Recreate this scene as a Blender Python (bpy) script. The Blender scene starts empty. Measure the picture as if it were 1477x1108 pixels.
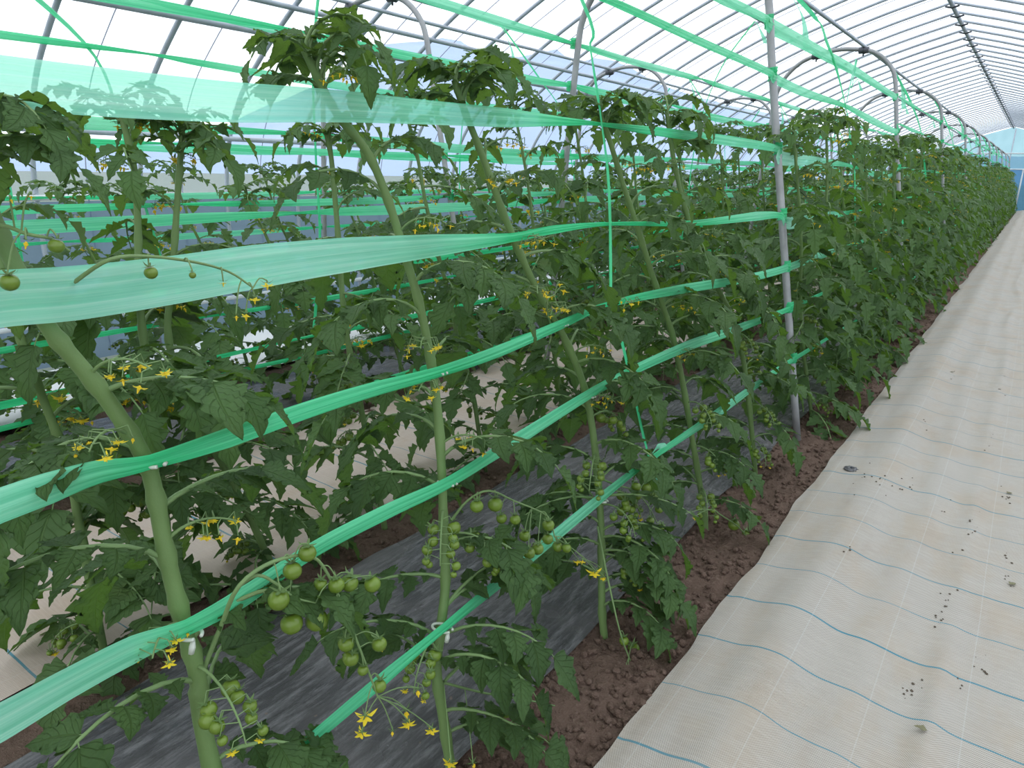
import bpy, math, random
import numpy as np
from mathutils import Vector, Matrix, noise

rng = random.Random(11)
S = bpy.context.scene
COL = S.collection
PI = math.pi

# ------------------------------------------------------------------ camera
FPX, CX, CY, CAMH = 1005.0, 738.5, 554.0, 1.5
def _cd(px, py): return np.array([px-CX, -(py-CY), -FPX])
_y = _cd(1500, 260); _y /= np.linalg.norm(_y)
_x = -_cd(-714, 229); _x -= _y*(_x@_y); _x /= np.linalg.norm(_x)
_z = np.cross(_x, _y)
CAMM = np.array([_x, _y, _z])          # world = CAMM @ camera
cam_d = bpy.data.cameras.new('camera'); cam = bpy.data.objects.new('camera', cam_d); COL.objects.link(cam)
cam_d.sensor_fit = 'HORIZONTAL'; cam_d.sensor_width = 36; cam_d.lens = 36*FPX/1477
cam_d.clip_start = .02; cam_d.clip_end = 2000
m4 = Matrix([list(CAMM[0])+[0], list(CAMM[1])+[0], list(CAMM[2])+[CAMH], [0,0,0,1]])
cam.matrix_world = m4
S.camera = cam

# ------------------------------------------------------------------ sky and exposure
W = bpy.data.worlds.new('sky'); S.world = W; W.use_nodes = True
wn = W.node_tree.nodes; wl = W.node_tree.links
bg = wn['Background']
tc = wn.new('ShaderNodeTexCoord'); no = wn.new('ShaderNodeTexNoise'); no.inputs['Scale'].default_value = 2.2; no.inputs['Detail'].default_value = 5
cr = wn.new('ShaderNodeValToRGB'); wl.new(tc.outputs['Generated'], no.inputs['Vector']); wl.new(no.outputs['Fac'], cr.inputs['Fac'])
cr.color_ramp.elements[0].position = .3; cr.color_ramp.elements[0].color = (.88,.93,1,1)
cr.color_ramp.elements[1].position = .7; cr.color_ramp.elements[1].color = (1,1,1,1)
wl.new(cr.outputs['Color'], bg.inputs['Color']); bg.inputs['Strength'].default_value = 2.0
S.view_settings.view_transform = 'Standard'; S.view_settings.look = 'None'
S.view_settings.exposure = 0.0; S.view_settings.gamma = 1; S.view_settings.use_curve_mapping = False
S.cycles.transparent_max_bounces = 24
S.cycles.max_bounces = 6

# ------------------------------------------------------------------ node helpers
class NT:
    def __init__(s, name):
        s.m = bpy.data.materials.new(name); s.m.use_nodes = True
        s.n = s.m.node_tree.nodes; s.l = s.m.node_tree.links; s.n.clear()
        s.out = s.n.new('ShaderNodeOutputMaterial')
    def node(s, t, **k):
        nd = s.n.new(t)
        for a, v in k.items():
            if a.startswith('_'): setattr(nd, a[1:], v)
        return nd
    def put(s, sock, v):
        if isinstance(v, bpy.types.NodeSocket): s.l.new(v, sock)
        elif v is not None:
            if hasattr(sock.default_value, '__len__') and not hasattr(v, '__len__'): v = (v,)*len(sock.default_value)
            if hasattr(v, '__len__') and len(v) == 3 and len(sock.default_value) == 4: v = (*v, 1)
            sock.default_value = v
    def math(s, op, a, b=None, c=None, clamp=False):
        nd = s.n.new('ShaderNodeMath'); nd.operation = op; nd.use_clamp = clamp
        s.put(nd.inputs[0], a); s.put(nd.inputs[1], b); 
        if c is not None: s.put(nd.inputs[2], c)
        return nd.outputs[0]
    def mix(s, f, a, b):
        nd = s.n.new('ShaderNodeMix'); nd.data_type = 'RGBA'
        s.put(nd.inputs[0], f); s.put(nd.inputs[6], a); s.put(nd.inputs[7], b)
        return nd.outputs[2]
    def noise(s, scale, vec=None, detail=3, rough=.5):
        nd = s.n.new('ShaderNodeTexNoise'); nd.inputs['Scale'].default_value = scale
        nd.inputs['Detail'].default_value = detail; nd.inputs['Roughness'].default_value = rough
        if vec is not None: s.put(nd.inputs['Vector'], vec)
        return nd.outputs['Fac']
    def ramp(s, f, lo, hi):   # smooth map lo..hi -> 0..1
        nd = s.n.new('ShaderNodeMapRange'); nd.interpolation_type = 'SMOOTHSTEP'
        s.put(nd.inputs[0], f); nd.inputs[1].default_value = lo; nd.inputs[2].default_value = hi
        return nd.outputs[0]
    def coord(s, which='Object', scale=None, rot=None):
        t = s.n.new('ShaderNodeTexCoord'); o = t.outputs[which]
        if scale or rot:
            mp = s.n.new('ShaderNodeMapping'); s.l.new(o, mp.inputs[0])
            if scale: mp.inputs['Scale'].default_value = scale
            if rot: mp.inputs['Rotation'].default_value = rot
            o = mp.outputs[0]
        return o
    def pos(s, scale=None, rot=None):
        g = s.n.new('ShaderNodeNewGeometry'); o = g.outputs['Position']
        if scale or rot:
            mp = s.n.new('ShaderNodeMapping'); s.l.new(o, mp.inputs[0])
            if scale: mp.inputs['Scale'].default_value = scale
            if rot: mp.inputs['Rotation'].default_value = rot
            o = mp.outputs[0]
        return o
    def sep(s, v):
        nd = s.n.new('ShaderNodeSeparateXYZ'); s.l.new(v, nd.inputs[0]); return nd.outputs
    def rand(s): return s.n.new('ShaderNodeObjectInfo').outputs['Random']
    def bump(s, h, strength=.3, dist=.01):
        nd = s.n.new('ShaderNodeBump'); s.put(nd.inputs['Height'], h)
        nd.inputs['Strength'].default_value = strength; nd.inputs['Distance'].default_value = dist
        return nd.outputs[0]
    def bsdf(s, col, rough=.6, normal=None, metallic=0., spec=.5, sss=None, **k):
        nd = s.n.new('ShaderNodeBsdfPrincipled'); s.put(nd.inputs['Base Color'], col); s.put(nd.inputs['Roughness'], rough)
        s.put(nd.inputs['Metallic'], metallic); s.put(nd.inputs['Specular IOR Level'], spec)
        if normal is not None: s.l.new(normal, nd.inputs['Normal'])
        return nd.outputs[0]
    def shader(s, t, col, normal=None):
        nd = s.n.new('ShaderNodeBsdf'+t); s.put(nd.inputs['Color'], col)
        if normal is not None: s.l.new(normal, nd.inputs['Normal'])
        return nd.outputs[0]
    def mixs(s, f, a, b):
        nd = s.n.new('ShaderNodeMixShader'); s.put(nd.inputs[0], f); s.l.new(a, nd.inputs[1]); s.l.new(b, nd.inputs[2])
        return nd.outputs[0]
    def end(s, sh): s.l.new(sh, s.out.inputs[0]); return s.m

def mat_leaf(name, top, under, trans):
    t = NT(name)
    uv = t.sep(t.coord('UV'))
    a = t.math('ABSOLUTE', t.math('SUBTRACT', uv[0], .5))       # 0 at midrib, .5 at margin
    mid = t.math('SUBTRACT', 1., t.ramp(a, .0, .035))
    v = t.math('SUBTRACT', t.math('MULTIPLY', uv[1], 7.), t.math('MULTIPLY', a, 5.5))
    fr = t.math('ABSOLUTE', t.math('SUBTRACT', t.math('FRACT', v), .5))
    lat = t.math('SUBTRACT', 1., t.ramp(fr, .0, .09))
    vein = t.math('MAXIMUM', mid, t.math('MULTIPLY', lat, .6))
    nz = t.noise(5., t.pos(), 3)
    r = t.rand()
    vfac = t.math('MULTIPLY', t.math('ADD', t.math('MULTIPLY', nz, 1.3), t.math('MULTIPLY', r, .7)), .75)
    c1 = t.mix(t.ramp(vfac, .25, 1.1), tuple(x*.72 for x in top), (top[0]*1.75, top[1]*1.5, top[2]*1.5))
    c1 = t.mix(t.math('MULTIPLY', vein, .3), c1, (top[0]*2.6+.02, top[1]*1.9+.03, top[2]*2+.01))
    yel = t.math('MULTIPLY', t.ramp(t.noise(2.3, t.pos(), 2), .66, .8), .5)
    c1 = t.mix(yel, c1, (.13, .15, .025))
    g = t.n.new('ShaderNodeNewGeometry')
    c2 = t.mix(t.math('MULTIPLY', vein, .4), under, tuple(x*1.5+.02 for x in under))
    col = t.mix(g.outputs['Backfacing'], c1, c2)
    h = t.math('ADD', t.math('MULTIPLY', t.math('SUBTRACT', 1., vein), 1.), t.math('MULTIPLY', t.noise(160., t.coord('UV'), 2), .25))
    bp = t.bump(h, .9, .006)
    b = t.bsdf(col, .5, bp, spec=.32)
    tr = t.shader('Translucent', trans)
    return t.end(t.mixs(.3, b, tr))

M = {}
M['leaf'] = mat_leaf('tomato_leaf', (.053,.118,.038), (.090,.155,.075), (.15,.30,.02))
M['young'] = mat_leaf('young_tomato_leaf', (.064,.142,.050), (.115,.185,.095), (.20,.36,.04))
def mat_stem(name, c):
    t = NT(name); nz = t.noise(18., t.pos(scale=(1,1,.25)), 3)
    fr = t.n.new('ShaderNodeLayerWeight'); fr.inputs[0].default_value = .35
    col = t.mix(nz, tuple(x*.75 for x in c), tuple(x*1.25 for x in c))
    b = t.bsdf(col, .6, t.bump(t.noise(220., t.pos(), 2), .25, .002))
    sh = t.n.new('ShaderNodeBsdfSheen'); sh.inputs['Color'].default_value = (.5,.6,.4,1); sh.inputs['Roughness'].default_value = .5
    ad = t.n.new('ShaderNodeAddShader'); t.l.new(b, ad.inputs[0])
    mx = t.mixs(.10, b, sh.outputs[0])
    return t.end(mx)
M['stem'] = mat_stem('tomato_stem', (.14,.232,.072))
M['rachis'] = mat_stem('leaf_stalk', (.17,.27,.10))
def simple(name, col, rough=.6, spec=.5, metallic=0., nscale=None, namt=.2, bumps=None, trans=None):
    t = NT(name); c = col
    if nscale:
        c = t.mix(t.noise(nscale, t.pos(), 4), tuple(x*(1-namt) for x in col), tuple(min(1,x*(1+namt)) for x in col))
    n = t.bump(t.noise(bumps[0], t.pos(), 3), bumps[1], .004) if bumps else None
    b = t.bsdf(c, rough, n, metallic, spec)
    if trans: b = t.mixs(trans, b, t.shader('Translucent', col))
    return t.end(b)
M['fruit'] = simple('green_fruit', (.15,.235,.03), .28, .5, nscale=30, namt=.25, trans=.12)
M['calyx'] = simple('calyx', (.10,.17,.05), .7)
M['petal'] = simple('petal', (.85,.66,.03), .6, trans=.25)
M['anther'] = simple('anther', (.85,.60,.03), .6)
M['clip'] = simple('white_plastic', (.68,.72,.64), .4, trans=.2)
M['pipe'] = simple('galvanised_pipe', (.31,.315,.32), .45, metallic=.25, nscale=14, namt=.3)
M['rib'] = simple('roof_pipe', (.42,.46,.52), .5, metallic=.15, nscale=10, namt=.2)
M['clamp'] = simple('dark_clamp', (.09,.095,.11), .5, metallic=.3)
M['cord'] = simple('blue_black_cord', (.16,.18,.27), .7)
M['disc'] = simple('grey_plastic_disc', (.11,.11,.115), .5, nscale=60)
M['grass'] = simple('outside_grass', (.11,.15,.12), .9, nscale=.4, namt=.4)
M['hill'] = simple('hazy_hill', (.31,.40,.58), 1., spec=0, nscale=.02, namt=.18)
M['debris'] = simple('dry_debris', (.09,.07,.05), .9, nscale=80, namt=.5)
M['dryleaf'] = simple('fallen_leaf', (.17,.16,.09), .9, nscale=80, namt=.5)
M['cream'] = simple('painted_frame', (.62,.66,.68), .5)

def mat_tape():
    t = NT('green_tape')
    uv = t.coord('UV'); mp = t.n.new('ShaderNodeMapping'); t.l.new(uv, mp.inputs[0]); mp.inputs['Scale'].default_value = (.8, .006, 1.)
    st = t.noise(9., mp.outputs[0], 4, .7)
    at = t.n.new('ShaderNodeAttribute'); at.attribute_name = 'thick'
    k = at.outputs['Fac']
    ln = t.ramp(st, .3, .8)
    base = t.mix(ln, (.02,.60,.22), (.10,.82,.38))
    pale = t.mix(ln, (.28,.86,.62), (.60,.97,.82))
    col = t.mix(k, pale, base)
    b = t.bsdf(col, .38, t.bump(st, .5, .003), spec=.5)
    tr = t.shader('Translucent', col)
    body = t.mixs(.45, b, tr)
    tp = t.shader('Transparent', (.62,.97,.80))
    opac = t.math('ADD', t.math('MULTIPLY', k, .24), t.math('ADD', .70, t.math('MULTIPLY', ln, .12)), clamp=True)
    return t.end(t.mixs(opac, tp, body))
M['tape'] = mat_tape()

def mat_film(name, tint, body, f, wrinkle=3.):
    t = NT(name)
    nz = t.noise(wrinkle, t.pos(scale=(1,.35,1)), 3, .6)
    tp = t.shader('Transparent', tint)
    d = t.mixs(.6, t.bsdf(body, .35, t.bump(nz, .4, .05)), t.shader('Translucent', body))
    ff = t.math('ADD', f*.7, t.math('MULTIPLY', nz, f*.6))
    return t.end(t.mixs(ff, tp, d))
M['film'] = mat_film('roof_film', (.93,.97,1.), (.8,.86,.95), .20)
M['side'] = mat_film('side_film', (.36,.47,.62), (.20,.28,.38), .5, 5.)
M['gable'] = mat_film('gable_film', (.45,.66,.72), (.22,.42,.47), .6, 2.)
M['gable_low'] = mat_film('gable_low_film', (.22,.42,.6), (.10,.25,.38), .7, 2.)

def mat_soil():
    t = NT('red_brown_soil'); p = t.pos()
    a = t.noise(9., p, 6, .7); b = t.noise(60., p, 5, .7)
    c = t.mix(a, (.11,.072,.055), (.30,.205,.16)); c = t.mix(t.math('MULTIPLY', t.ramp(b, .5, .75), .5), c, (.40,.30,.24))
    return t.end(t.bsdf(c, .95, t.bump(t.math('ADD', b, a), 1., .03), spec=.1))
M['soil'] = mat_soil()
def mat_mulch():
    t = NT('black_mulch_film')
    p = t.pos(scale=(9,1.5,1), rot=(0,0,.35)); a = t.noise(4., p, 6, .75)
    b = t.noise(2.2, t.pos(), 4)
    streak = t.ramp(a, .42, .72)
    dust = t.ramp(b, .42, .72)
    c = t.mix(streak, (.050,.050,.053), (.19,.19,.198))
    c = t.mix(t.math('MULTIPLY', dust, .55), c, (.20,.19,.19))
    sp = t.ramp(t.noise(38., t.pos(), 2), .70, .76)
    c = t.mix(t.math('MULTIPLY', sp, .6), c, (.2,.15,.12))
    return t.end(t.bsdf(c, t.math('ADD', .12, t.math('MULTIPLY', dust, .4)), t.bump(t.math('ADD', a, t.math('MULTIPLY', t.noise(7., t.pos(), 3), 1.2)), .6, .03), spec=.5))
M['mulch'] = mat_mulch()
def mat_cloth(name, base, dark, lines=True, wv=.0056):
    t = NT(name); p = t.pos(); s = t.sep(p)
    wob = t.math('MULTIPLY', t.noise(2.2, p, 2), .05)
    ax = t.math('SINE', t.math('MULTIPLY', s[0], 2*PI/wv)); ay = t.math('SINE', t.math('MULTIPLY', s[1], 2*PI/(wv*1.5)))
    w = t.ramp(t.math('MULTIPLY', ax, ay), -.9, .5)
    st = t.ramp(t.noise(2.6, t.pos(scale=(1.6,.8,1)), 6, .65), .42, .68)
    st2 = t.ramp(t.noise(7., t.pos(scale=(1,.3,1)), 4, .6), .5, .8)
    c = t.mix(w, dark, base)
    c = t.mix(t.math('MULTIPLY', st, .5), c, (base[0]*.74, base[1]*.64, base[2]*.52))
    c = t.mix(t.math('MULTIPLY', st2, .38), c, (base[0]*.60, base[1]*.53, base[2]*.47))
    # fibrous cross threads
    th = t.noise(30., t.pos(scale=(.4,9,1)), 3)
    c = t.mix(t.math('MULTIPLY', t.ramp(th, .4, .7), .16), c, tuple(min(1, x*1.25) for x in base))
    if lines:
        yy = t.math('ADD', s[1], t.math('MULTIPLY', t.noise(1.4, p, 2), .03))
        q = t.math('ABSOLUTE', t.math('SUBTRACT', t.math('FRACT', t.math('DIVIDE', t.math('SUBTRACT', yy, 1.598), .284)), .5))
        wid = t.math('DIVIDE', t.math('ADD', .0021, t.math('MULTIPLY', t.ramp(t.math('FRACT', t.math('MULTIPLY', t.math('FLOOR', t.math('DIVIDE', yy, .284)), .37)), .3, .9), .0022)), .284)
        ln = t.math('LESS_THAN', q, wid)
        faint = t.math('ADD', .45, t.math('MULTIPLY', t.noise(3., p, 2), .7), clamp=True)
        c = t.mix(t.math('MULTIPLY', ln, faint), c, (.035,.20,.27))
        xx = t.math('ABSOLUTE', t.math('SUBTRACT', t.math('FRACT', t.math('DIVIDE', t.math('ADD', s[0], t.math('MULTIPLY', t.noise(.8, p, 1), .02)), .235)), .5))
        c = t.mix(t.math('MULTIPLY', t.math('LESS_THAN', xx, .007), .13), c, (.62,.68,.70))
    return t.end(t.bsdf(c, .8, t.bump(w, .25, .002), spec=.2))
M['cloth'] = mat_cloth('pale_woven_cloth', (.50,.465,.415), (.17,.155,.135))
M['cloth_pink'] = mat_cloth('beige_woven_cloth', (.56,.48,.42), (.36,.28,.24))
M['cloth_white'] = simple('white_sheet', (.85,.83,.79), .7, nscale=3, namt=.1)

# ------------------------------------------------------------------ geometry helpers
class Geo:
    def __init__(s): s.V=[]; s.F=[]; s.U=[]; s.m=[]; s.n=0; s.T=[]
    def add(s, V, Fc, U=None, mi=0, X=None, thick=None):
        V = np.asarray(V, float)
        if X is not None: V = V@X[:3,:3].T + X[:3,3]
        s.V.append(V); s.F += [tuple(i+s.n for i in f) for f in Fc]; s.m += [mi]*len(Fc)
        s.U.append(np.zeros((len(V),2)) if U is None else np.asarray(U,float))
        s.T.append(np.ones(len(V)) if thick is None else np.asarray(thick,float))
        s.n += len(V)
    def mesh(s, name, mats, smooth=True, thick=False):
        me = bpy.data.meshes.new(name)
        V = np.concatenate(s.V); me.from_pydata(V.tolist(), [], s.F)
        for k in mats: me.materials.append(M[k] if isinstance(k, str) else k)
        me.polygons.foreach_set('material_index', s.m)
        if smooth: me.polygons.foreach_set('use_smooth', [True]*len(s.F))
        uv = me.uv_layers.new(name='UVMap'); U = np.concatenate(s.U)
        li = np.empty(len(me.loops), int); me.loops.foreach_get('vertex_index', li)
        uv.data.foreach_set('uv', U[li].ravel())
        if thick:
            a = me.attributes.new('thick', 'FLOAT', 'POINT'); a.data.foreach_set('value', np.concatenate(s.T))
        me.update(); return me

def catmull(P, n):
    P = np.asarray(P, float)
    if len(P) < 3:
        return np.array([P[0]+(P[-1]-P[0])*i/n for i in range(n+1)])
    Q = np.vstack([2*P[0]-P[1], P, 2*P[-1]-P[-2]]); out=[]
    for i in range(1, len(Q)-2):
        for k in range(n):
            t=k/n; a,b,c,d=Q[i-1],Q[i],Q[i+1],Q[i+2]
            out.append(.5*((2*b)+(-a+c)*t+(2*a-5*b+4*c-d)*t*t+(-a+3*b-3*c+d)*t**3))
    out.append(P[-1]); return np.array(out)

def tube(P, R, n=6, cap=True):
    P = np.asarray(P, float); k = len(P); R = np.broadcast_to(np.asarray(R,float), (k,))
    T = np.gradient(P, axis=0); T /= np.linalg.norm(T, axis=1)[:,None]+1e-9
    up = np.array([0,0,1.]) if abs(T[0][2]) < .9 else np.array([1.,0,0])
    V=[]; U=[]; N = np.cross(T[0], up); N/=np.linalg.norm(N)
    for i in range(k):
        N = N - T[i]*(N@T[i]); N/=np.linalg.norm(N)+1e-9; B = np.cross(T[i], N)
        for j in range(n):
            a = 2*PI*j/n; V.append(P[i]+R[i]*(N*math.cos(a)+B*math.sin(a))); U.append((j/n, i/k))
    Fc=[(i*n+j, i*n+(j+1)%n, (i+1)*n+(j+1)%n, (i+1)*n+j) for i in range(k-1) for j in range(n)]
    if cap: Fc += [tuple(range(n))[::-1], tuple((k-1)*n+j for j in range(n))]
    return np.array(V), Fc, np.array(U)

def link(name, me, parent=None, mw=None, **props):
    o = bpy.data.objects.new(name, me); COL.objects.link(o)
    if parent is not None: o.parent = parent
    if mw is not None: o.matrix_basis = mw
    for k, v in props.items(): o[k] = v
    return o
def thing(name, label, cat, loc=(0,0,0), group=None, rz=0):
    o = link(name, None); o.location = loc; o.rotation_euler = (0,0,rz); o['label']=label; o['category']=cat
    if group: o['group']=group
    return o
def frame(loc, fwd, up=(0,0,1), s=1., roll=0.):
    """4x4 with local +Y = fwd, +Z near up, uniform scale"""
    f = np.array(fwd,float); f/=np.linalg.norm(f)+1e-9; u=np.array(up,float)
    x = np.cross(f,u)
    if np.linalg.norm(x) < 1e-3: x = np.cross(f, (1,0,0))
    x/=np.linalg.norm(x); z=np.cross(x,f)
    if roll:
        c,q=math.cos(roll),math.sin(roll); x,z = x*c+z*q, z*c-x*q
    X=np.eye(4); X[:3,0]=x*s; X[:3,1]=f*s; X[:3,2]=z*s; X[:3,3]=loc; return X
def MM(X): return Matrix(X.tolist())
def ray(px, py): return CAMM@_cd(px, py)
def on_plane(px, py, d0, k):
    """point of the sloping trellis plane x = -(d0 + k z) seen at that photo position"""
    r = ray(px, py); s = -(d0+k*CAMH)/(r[0]+k*r[2]); return np.array([r[0]*s, r[1]*s, CAMH+r[2]*s])
LEG0, LEGK = .887, .194
def at(px, py, off=0.): return on_plane(px, py, LEG0+off, LEGK)

# ------------------------------------------------------------------ roof, walls
XR, XW, ZR, YG = -1.5, -5.95, 3.98, 44.0
HALF = XR-XW
PROF = catmull([(4.45,0),(4.43,1.1),(4.33,1.65),(4.1,2.05),(3.75,2.36),(3.2,2.73),(2.55,3.08),(1.7,3.45),(.85,3.74),(0,3.98)], 5)   # offset from ridge, height
def prof_pts(sgn): return [(XR+sgn*a, z) for a, z in PROF]
fullprof = prof_pts(-1) + prof_pts(1)[::-1][1:]
YS0, YS1 = -3.0, YG
def sheet(name, pts, y0, y1, dy, mat, off=0., **props):
    g=Geo(); ny=int((y1-y0)/dy)+1; ys=np.linspace(y0,y1,ny+1); V=[]; 
    for y in ys:
        for (x,z) in pts: V.append((x,y,z))
    n=len(pts); Fc=[(i*n+j,i*n+j+1,(i+1)*n+j+1,(i+1)*n+j) for i in range(ny) for j in range(n-1)]
    g.add(V,Fc); return link(name, g.mesh(name,[mat]), **props)
up = [(x,z+.03) for x,z in fullprof if z>1.2]
ceil = sheet('ceiling', up, YS0, YS1, 1.5, 'film', kind='structure', label='white translucent film roof stretched over closely spaced pipes')
lw = [(x-.03,z) for x,z in prof_pts(-1) if z<=1.35]
zs_prev = lw[-1]
wl_ = sheet('wall_left', lw, YS0, YS1, 1.5, 'side', kind='structure', label='bluish film side wall behind the far plant rows')
rw = [(x+.03,z) for x,z in prof_pts(1) if z<=1.35]
wr_ = sheet('wall_right', rw, YS0, YS1, 1.5, 'side', kind='structure')
V,Fc,U = tube([(x,0,z) for x,z in fullprof], .019, 8)
g=Geo(); g.add(V,Fc,U); rib_me=g.mesh('roof_rib',['rib'])
g=Geo(); V,Fc,U = tube([(XR+(x-XR)*1.012,0,z+.045) for x,z in fullprof], .0045, 5); g.add(V,Fc,U); cord_me=g.mesh('hold_down_cord',['cord'])
g=Geo()
for a in range(3):
    V,Fc,U=tube([(XR-.09,(a-1)*.03,ZR-.05),(XR-.0,(a-1)*.03,ZR-.075),(XR+.09,(a-1)*.03,ZR-.05)],.009,5); g.add(V,Fc,U)
clip_me=g.mesh('ridge_clamp',['clamp'])
y=-2.4; i=0
while y < YG-.2:
    link('roof_rib', rib_me, ceil, Matrix.Translation((0,y,0)))
    link('hold_down_cord', cord_me, ceil, Matrix.Translation((0,y+.385,0)))
    link('ridge_clamp', clip_me, ceil, Matrix.Translation((0,y,0)))
    y += .77
def longpipe(name, x, z, r, parent, mat='rib', y0=YS0, y1=YG, **p):
    g=Geo(); V,Fc,U=tube([(x,y0+(y1-y0)*k/30,z) for k in range(31)],r,8); g.add(V,Fc,U); return link(name,g.mesh(name,[mat]),parent,**p)
def prof_at(z):
    for (x0,z0),(x1,z1) in zip(prof_pts(-1), prof_pts(-1)[1:]):
        if z0<=z<=z1: return x0+(x1-x0)*(z-z0)/(z1-z0)
longpipe('ridge_pipe', XR, ZR-.045, .03, ceil)
longpipe('purlin', prof_at(1.75)+.05, 1.75, .022, ceil)
longpipe('purlin', prof_at(2.50)+.06, 2.50, .025, ceil)
longpipe('purlin', prof_at(2.66)+.06, 2.66, .02, ceil)
longpipe('purlin', 2*XR-prof_at(1.75)-.05, 1.75, .022, ceil)
longpipe('purlin', 2*XR-prof_at(2.50)-.06, 2.50, .025, ceil)
longpipe('side_rail', prof_at(1.28)+.05, 1.28, .02, wl_, 'cream')
longpipe('side_rail', prof_at(.35)+.05, .35, .02, wl_, 'cream')
# end gable
def gable_face(z0,z1,mat,name,parent=None,**p):
    g=Geo(); pts=[]
    zz=np.linspace(z0,z1,12)
    lo=[(prof_at(min(z,ZR-.01)) or XR) for z in zz]
    V=[]; 
    for z,xl in zip(zz,lo):
        for k in range(9): V.append((xl+(2*XR-2*xl)*k/8, YG, z))
    Fc=[(i*9+k,i*9+k+1,(i+1)*9+k+1,(i+1)*9+k) for i in range(11) for k in range(8)]
    g.add(V,Fc); return link(name,g.mesh(name,[mat]),parent,**p)
wf = gable_face(2.02,ZR,'gable','wall_far',kind='structure',label='teal film gable closing the far end')
gable_face(0,2.0,'gable_low','lower_film',wf)
for zz in (2.0,2.75):
    xl=prof_at(zz); g=Geo(); V,Fc,U=tube([(xl,YG-.05,zz),(XR,YG-.05,zz),(2*XR-xl,YG-.05,zz)],.035,6); g.add(V,Fc,U); link('cross_pipe',g.mesh('cross_pipe',['cream']),wf)
for xx in (-4.2,-2.8,-1.4,.2,1.4):
    g=Geo(); V,Fc,U=tube([(xx,YG-.04,0),(xx,YG-.04,ZR-.02-abs(xx-XR)*.33)],.03,6); g.add(V,Fc,U); link('gable_post',g.mesh('gable_post',['rib']),wf)
g=Geo()
for (a,b) in (((-.75,0),(-.75,2.0)),((1.3,0),(1.3,2.0)),((-.75,1.97),(1.3,1.97)),((.28,0),(.28,1.97))):
    V,Fc,U=tube([(a[0],YG-.1,a[1]),(b[0],YG-.1,b[1])],.035,4); g.add(V,Fc,U)
link('door_1', g.mesh('door_1',['cream']), kind='structure', label='double sliding door frame in the far gable')

# hills and outside ground
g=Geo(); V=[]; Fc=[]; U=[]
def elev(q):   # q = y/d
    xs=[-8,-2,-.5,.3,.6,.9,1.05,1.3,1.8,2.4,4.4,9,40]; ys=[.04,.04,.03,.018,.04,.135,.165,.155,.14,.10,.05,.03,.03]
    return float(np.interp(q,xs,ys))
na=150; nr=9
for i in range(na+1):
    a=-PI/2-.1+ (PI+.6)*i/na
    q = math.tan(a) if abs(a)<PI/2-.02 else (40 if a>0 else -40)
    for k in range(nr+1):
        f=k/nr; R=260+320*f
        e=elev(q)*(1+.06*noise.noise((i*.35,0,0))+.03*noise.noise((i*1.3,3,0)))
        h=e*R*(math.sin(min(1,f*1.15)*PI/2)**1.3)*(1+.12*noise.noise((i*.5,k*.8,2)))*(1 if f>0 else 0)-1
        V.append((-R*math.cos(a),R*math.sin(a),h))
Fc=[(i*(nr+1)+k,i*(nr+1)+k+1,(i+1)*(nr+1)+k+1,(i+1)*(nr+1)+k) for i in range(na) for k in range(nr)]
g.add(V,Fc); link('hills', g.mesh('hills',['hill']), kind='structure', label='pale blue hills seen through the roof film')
g=Geo(); g.add([(-700,-300,-.12),(700,-300,-.12),(700,700,-.12),(-700,700,-.12)],[(0,1,2,3)])
link('ground', g.mesh('ground',['grass'],False), kind='structure')

# ------------------------------------------------------------------ floor: soil, mulch, cloths
def fine_ys(y0,y1,d0,d1):
    ys=[y0]
    while ys[-1]<y1: ys.append(ys[-1]+min(d1, d0+max(0,ys[-1]-2)*.02))
    ys[-1]=y1; return ys
def strip(name,x0,x1,nx,ys,zf,mat,parent=None,edge=0.,seed=0,**p):
    g=Geo(); V=[]
    for y in ys:
        e0=edge*noise.noise((y*1.7,seed,0))+edge*.4*noise.noise((y*6,seed,4)); e1=edge*noise.noise((y*1.5,seed+9,0))
        for k in range(nx+1):
            f=k/nx; x=x0+e0*(1-f)+(x1-x0)*f+e1*f
            V.append((x,y,zf(x,y)))
    n=nx+1; Fc=[(i*n+k,i*n+k+1,(i+1)*n+k+1,(i+1)*n+k) for i in range(len(ys)-1) for k in range(nx)]
    g.add(V,Fc); return link(name,g.mesh(name,[mat]),parent,**p)
ys=fine_ys(-3,44,.06,.5)
floor = strip('floor',-6.0,3.2,60,ys,lambda x,y:-.035+.012*noise.noise((x*3,y*3,1)),'soil',kind='structure',label='red brown soil showing between the sheets')
ysf=fine_ys(.2,20,.018,.2)
def soilz(x,y): return -.01+.022*noise.noise((x*9,y*9,1))+.016*noise.noise((x*28,y*28,5))+.01*abs(noise.noise((x*55,y*55,7)))
strip('soil_ridge',-1.02,-.60,26,ysf,soilz,'soil',floor)
strip('soil_ridge',-2.22,-1.90,16,fine_ys(.2,20,.03,.25),soilz,'soil',floor)
strip('soil_ridge',-3.55,-3.25,10,fine_ys(.2,20,.06,.3),soilz,'soil',floor)
strip('soil_ridge',-4.65,-4.4,8,fine_ys(.2,20,.06,.3),soilz,'soil',floor)
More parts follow.
